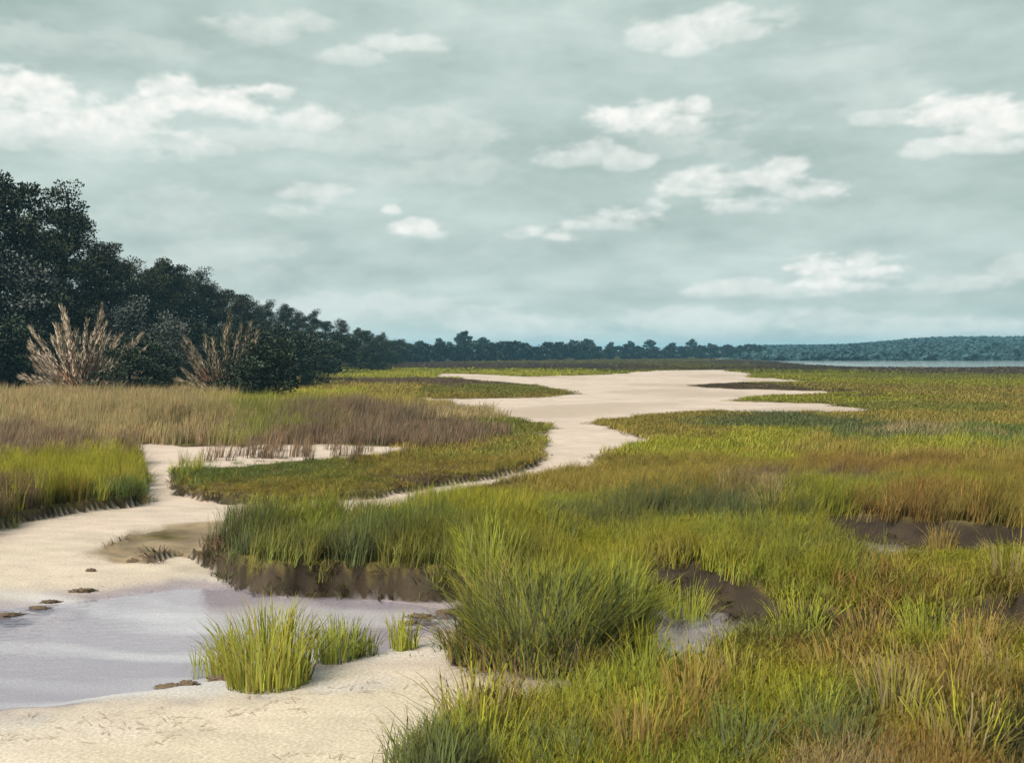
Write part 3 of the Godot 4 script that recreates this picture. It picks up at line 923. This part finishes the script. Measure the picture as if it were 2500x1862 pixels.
func build_trees() -> void:
	var lm := mat(Color.WHITE, 0.9, true, 0.12)
	lm.metallic_specular = 0.1
	var wm := mat(Color.WHITE, 0.9)
	var sets := []
	for k in 4:
		sets.append(tree_meshes(8.0, 2.4, 20, 230, 0.066, 0.14, [[0.056, 0.064, 0.038], [0.068, 0.062, 0.040], [0.048, 0.062, 0.040], [0.064, 0.072, 0.042]][k], 900 + k))
	var low := []
	for k in 3:
		low.append(tree_meshes(3.0, 1.9, 12, 170, 0.062, 0.06, [0.056, 0.074, 0.052], 920 + k))
	# picture x, distance, picture y of the top
	var row_of := [[-330, 38, 330], [-200, 40, 380], [-70, 41, 415], [50, 42, 408], [125, 46, 460], [250, 50, 575], [315, 54, 605], [410, 58, 620], [470, 62, 660], [540, 67, 695], [610, 73, 705], [690, 80, 735], [760, 90, 758], [830, 98, 775], [900, 112, 800], [575, 70, 712], [650, 78, 735], [725, 86, 755], [795, 95, 775], [865, 106, 795], [935, 120, 812], [505, 64, 682], [440, 60, 652], [365, 56, 626], [-20, 50, 470], [100, 54, 560], [190, 60, 620], [360, 66, 640], [640, 90, 745]]
	var k := 0
	for t in row_of:
		var p := away(t[0], t[1])
		p.y = height(p.x, p.z) - 0.1
		var h: float = EYE + (HORIZON - t[2]) / focal * t[1] - p.y
		var s := h / 7.5
		var lab: String = ["dark charcoal green evergreen tree in the wood behind the brown reeds", "brownish dark evergreen tree in the wood behind the brown reeds", "bluish dark evergreen tree in the wood behind the brown reeds", "olive dark evergreen tree in the wood behind the brown reeds"][k % 4]
		if k == 3:
			lab = "tallest dark evergreen tree with gaps of sky in its crown"
		plant("evergreen_tree", p, sets[k % 4], Vector3(s * rng.randf_range(0.72, 0.95), s, s), k * 1.7, lm, wm, lab, "tree", "dark evergreen trees of the left wood")
		k += 1
	# shrubs that close the wood's foot: picture x, distance, height, width factor
	for t in [[-250, 34, 3.6], [-120, 36, 3.4], [20, 38, 3.2], [130, 41, 3.0], [250, 37, 2.1], [315, 31, 1.95, "low dark green bush at the side of the pale feathery shrub"], [640, 31, 2.15, "low dark green bush standing farthest out from the wood over the meadow"], [605, 33, 1.7, "low dark green bush growing against the thin tan feathery shrub"], [340, 38, 2.5], [400, 43, 2.6], [470, 50, 3.3], [560, 46, 2.6], [640, 45, 2.9], [720, 47, 2.4], [760, 60, 3.0], [830, 75, 3.4], [880, 90, 3.4], [930, 110, 3.6], [690, 56, 3.4], [580, 58, 3.6], [280, 46, 3.2], [60, 44, 4.0], [180, 48, 3.8], [380, 52, 3.6], [980, 130, 3.4], [910, 85, 2.6]]:
		var p := away(t[0], t[1])
		p.y = height(p.x, p.z) - 0.05
		var s: float = t[2] / 3.0
		plant("dark_shrub", p, low[k % 3], Vector3(s * 1.15, s, s * 1.15), k * 2.1, lm, wm, t[3] if t.size() > 3 else "dark green rounded shrub at the foot of the evergreen wood", "shrub", "shrubs along the foot of the left wood")
		k += 1
	# grey twiggy shrubs among them
	var grey := tree_meshes(2.6, 1.1, 12, 120, 0.034, 0.3, [0.16, 0.175, 0.165], 940)
	for t in [[330, 44, 4.2, "silvery grey shrub behind and between the two feathery shrubs"], [420, 42, 3.4, "smaller silvery grey shrub just behind the thin tan feathery shrub"], [40, 41, 6.0, "tallest silvery grey shrub beside the tallest dark evergreen"]]:
		var p := away(t[0], t[1])
		p.y = height(p.x, p.z) - 0.05
		var s: float = t[2] / 2.6
		plant("grey_shrub", p, grey, Vector3(s, s, s), k * 1.3, lm, wm, t[3], "shrub", "grey shrubs before the dark wood")
		k += 1
	build_plumes()
	# the far line of trees beyond the meadow
	var far_set := []
	for j in 4:
		far_set.append(tree_meshes(8.0, 3.2, 11, 34, 0.42, 0.3, [0.05, 0.078, 0.07], 960 + j))
	var far_low := []
	for j in 2:
		far_low.append(tree_meshes(4.0, 3.4, 9, 34, 0.4, 0.05, [0.03, 0.042, 0.04], 970 + j))
	for t in [[930, 160, 812], [975, 175, 806], [1020, 190, 806], [1075, 205, 800], [1130, 215, 770], [1175, 220, 795], [1225, 230, 812], [1285, 240, 820], [1345, 250, 818], [1400, 255, 806], [1440, 260, 798], [1490, 265, 816], [1540, 270, 812], [1590, 275, 806], [1640, 280, 816], [1690, 285, 804], [1735, 290, 822], [1775, 295, 826], [1835, 300, 822], [1100, 245, 815], [1200, 250, 818], [950, 200, 815]]:
		var p := away(t[0], t[1])
		var h: float = EYE + (HORIZON - t[2]) * 0.58 / focal * t[1]
		var s := h / 8.0
		plant("far_tree", p, far_set[k % 4], Vector3(s * 1.2, s, s * 1.2), k * 1.9, lm, wm, "small wind shaped tree in the far line beyond the meadow" if t[2] != 770 else "tallest pointed tree in the far line beyond the meadow", "tree", "far line of trees beyond the meadow")
		k += 1
	for j in 26:
		var px := 930.0 + j * 37.0
		var p := away(px, 150.0 + j * 4.6)
		var s := rng.randf_range(0.6, 0.9)
		plant("far_shrub", p, far_low[k % 2], Vector3(s * 1.3, s, s), k * 2.3, lm, wm, "low dark thicket bush under the far line of trees", "shrub", "thicket under the far trees")
		k += 1


func build_plumes() -> void:  # two pale feathery shrubs
	var pm := mat(Color.WHITE, 0.8, true, 0.3)
	var r := RandomNumberGenerator.new()
	r.seed = 77
	for e in [[195, 952, 40, 3.5, 46, [0.84, 0.70, 0.56], "pale feathery shrub fanning out from a russet base before the dark wood"], [545, 945, 26, 3.0, 20, [0.52, 0.44, 0.32], "thin tan feathery shrub half hidden in dark green bushes"]]:
		var p := away(e[0], 33.0)
		p.y = height(p.x, p.z)
		var o := thing("feathery_shrub", p, e[6], "shrub")
		var count: int = e[4]
		for i in count:
			var t := (i + 0.5) / count * 2.0 - 1.0
			var ang := t * 1.15 + r.randfn(0.0, 0.06)
			var depth := r.randfn(0.0, 0.25)
			var dir := Vector3(sin(ang), cos(ang), depth).normalized()
			var long: float = e[3] * (1.0 - 0.35 * absf(t)) * r.randf_range(0.7, 1.05)
			var q := Soup.new()
			var cc: Array = e[5]
			var foot := Vector3(r.randfn(0.0, 0.1), 0, r.randfn(0.0, 0.1))
			q.tube([foot, foot + dir * long * 0.5, foot + dir * long + Vector3(0, 0.06, 0)], [0.018, 0.012, 0.004], 4, Color(0.25, 0.16, 0.09))
			for f in 260:
				var along := pow(r.randf(), 0.75)
				var at := foot + dir * long * (0.2 + 0.74 * along) + Vector3(r.randfn(0.0, 1.0), r.randfn(0.0, 1.0), r.randfn(0.0, 1.0)) * (0.02 + 0.03 * sin(along * PI))
				var v := r.randf_range(0.75, 1.2)
				var col := Color(cc[0] * v, cc[1] * v, cc[2] * v)
				if along < 0.4 and r.randf() < 0.4:
					col = Color(0.46 * v, 0.22 * v, 0.13 * v)
				var aim := (dir + Vector3(r.randfn(0.0, 0.22), r.randfn(0.0, 0.15), r.randfn(0.0, 0.22))).normalized()
				var wd := aim.cross(Vector3(r.randf_range(-1, 1), 0.2, r.randf_range(-1, 1))).normalized() * r.randf_range(0.007, 0.016)
				q.tri(at - wd, at + wd, at + aim * r.randf_range(0.1, 0.26), (wd.cross(aim).normalized() + Vector3.UP).normalized(), col)
			part("plume", q.mesh(), pm, o)


func build_far_shore() -> void:
	# low hills across the water, wooded all over
	var hn := FastNoiseLite.new()
	make_noise(hn, 41, 0.006, 3)
	var q := Soup.new()
	var cols := 160
	var rows := 14
	var hm := mat(Color.WHITE, 1.0)
	for j in rows + 1:
		for i in cols + 1:
			var az := lerpf(0.15, 1.1, float(i) / cols)
			var d := 218.0 + j * 32.0
			var x := d * tan(az)
			var z := -d
			var rise := sin(PI * j / rows)
			var px := tan(az) * focal + PW / 2.0
			var top := lerpf(0.5, lerpf(3.3, 6.2, smoothstep(2000.0, 2350.0, px)), smoothstep(1700.0, 1850.0, px)) + 1.0 * hn.get_noise_2d(x, z)
			q.v.append(Vector3(x, -1.0 + rise * top, z))
			q.n.append(Vector3.UP)
			q.c.append(Color(0.04, 0.06, 0.05))
	for j in rows:
		for i in cols:
			var a := j * (cols + 1) + i
			q.ix.append_array([a, a + cols + 1, a + 1, a + 1, a + cols + 1, a + cols + 2])
	var st := SurfaceTool.new()
	st.create_from(q.mesh(), 0)
	st.generate_normals()
	var o := part("far_hills", st.commit(), hm, self)
	tag(o, "low blue hills across the water", "hills", "", "structure")
	# tree crowns that cover them
	var crown := Soup.new()
	var r := RandomNumberGenerator.new()
	r.seed = 88
	for i in 60:
		var p := Vector3(r.randfn(0.0, 0.45), absf(r.randfn(0.0, 0.4)), r.randfn(0.0, 0.45))
		leaf(crown, p, p.normalized(), 0.45, Color(1, 1, 1) * r.randf_range(0.75, 1.25), r)
	var rows_of := PackedFloat32Array()
	for i in 16000:
		var az := r.randf_range(0.22, 1.0)
		var j := r.randf() * 0.62
		var d := 218.0 + j * 14 * 32.0
		var x := d * tan(az)
		var z := -d
		var px := tan(az) * focal + PW / 2.0
		var top := lerpf(0.5, lerpf(3.3, 6.2, smoothstep(2000.0, 2350.0, px)), smoothstep(1700.0, 1850.0, px)) + 1.0 * hn.get_noise_2d(x, z)
		var y := -1.0 + sin(PI * j) * top
		var v := r.randf_range(0.7, 1.3)
		var wd := r.randf_range(2.2, 4.0)
		row(rows_of, Vector3(x, y, z), r.randf() * TAU, wd, r.randf_range(0.9, 1.7), Color(0.025 * v, 0.06 * v, 0.068 * v))  # extra blue in the crown colour stands in for distance haze
	lay("far_woods", "dense blue green wood covering the far hills", "woods", crown.mesh(), mat(Color.WHITE, 0.9), rows_of)


func _ready() -> void:
	rng.seed = 1234
	make_noise(n_a, 1, 0.1, 3)
	make_noise(n_b, 2, 0.1, 3)
	make_noise(n_c, 3, 0.1, 2)
	var t0 := Time.get_ticks_msec()
	set_view()
	print("sky ", Time.get_ticks_msec() - t0)
	trace_ground()
	print("trace ", Time.get_ticks_msec() - t0)
	build_ground()
	print("ground ", Time.get_ticks_msec() - t0)
	build_water()
	build_far_shore()
	build_grass()
	print("grass ", Time.get_ticks_msec() - t0)
	build_trees()
	build_tufts()
	print("done ", Time.get_ticks_msec() - t0)
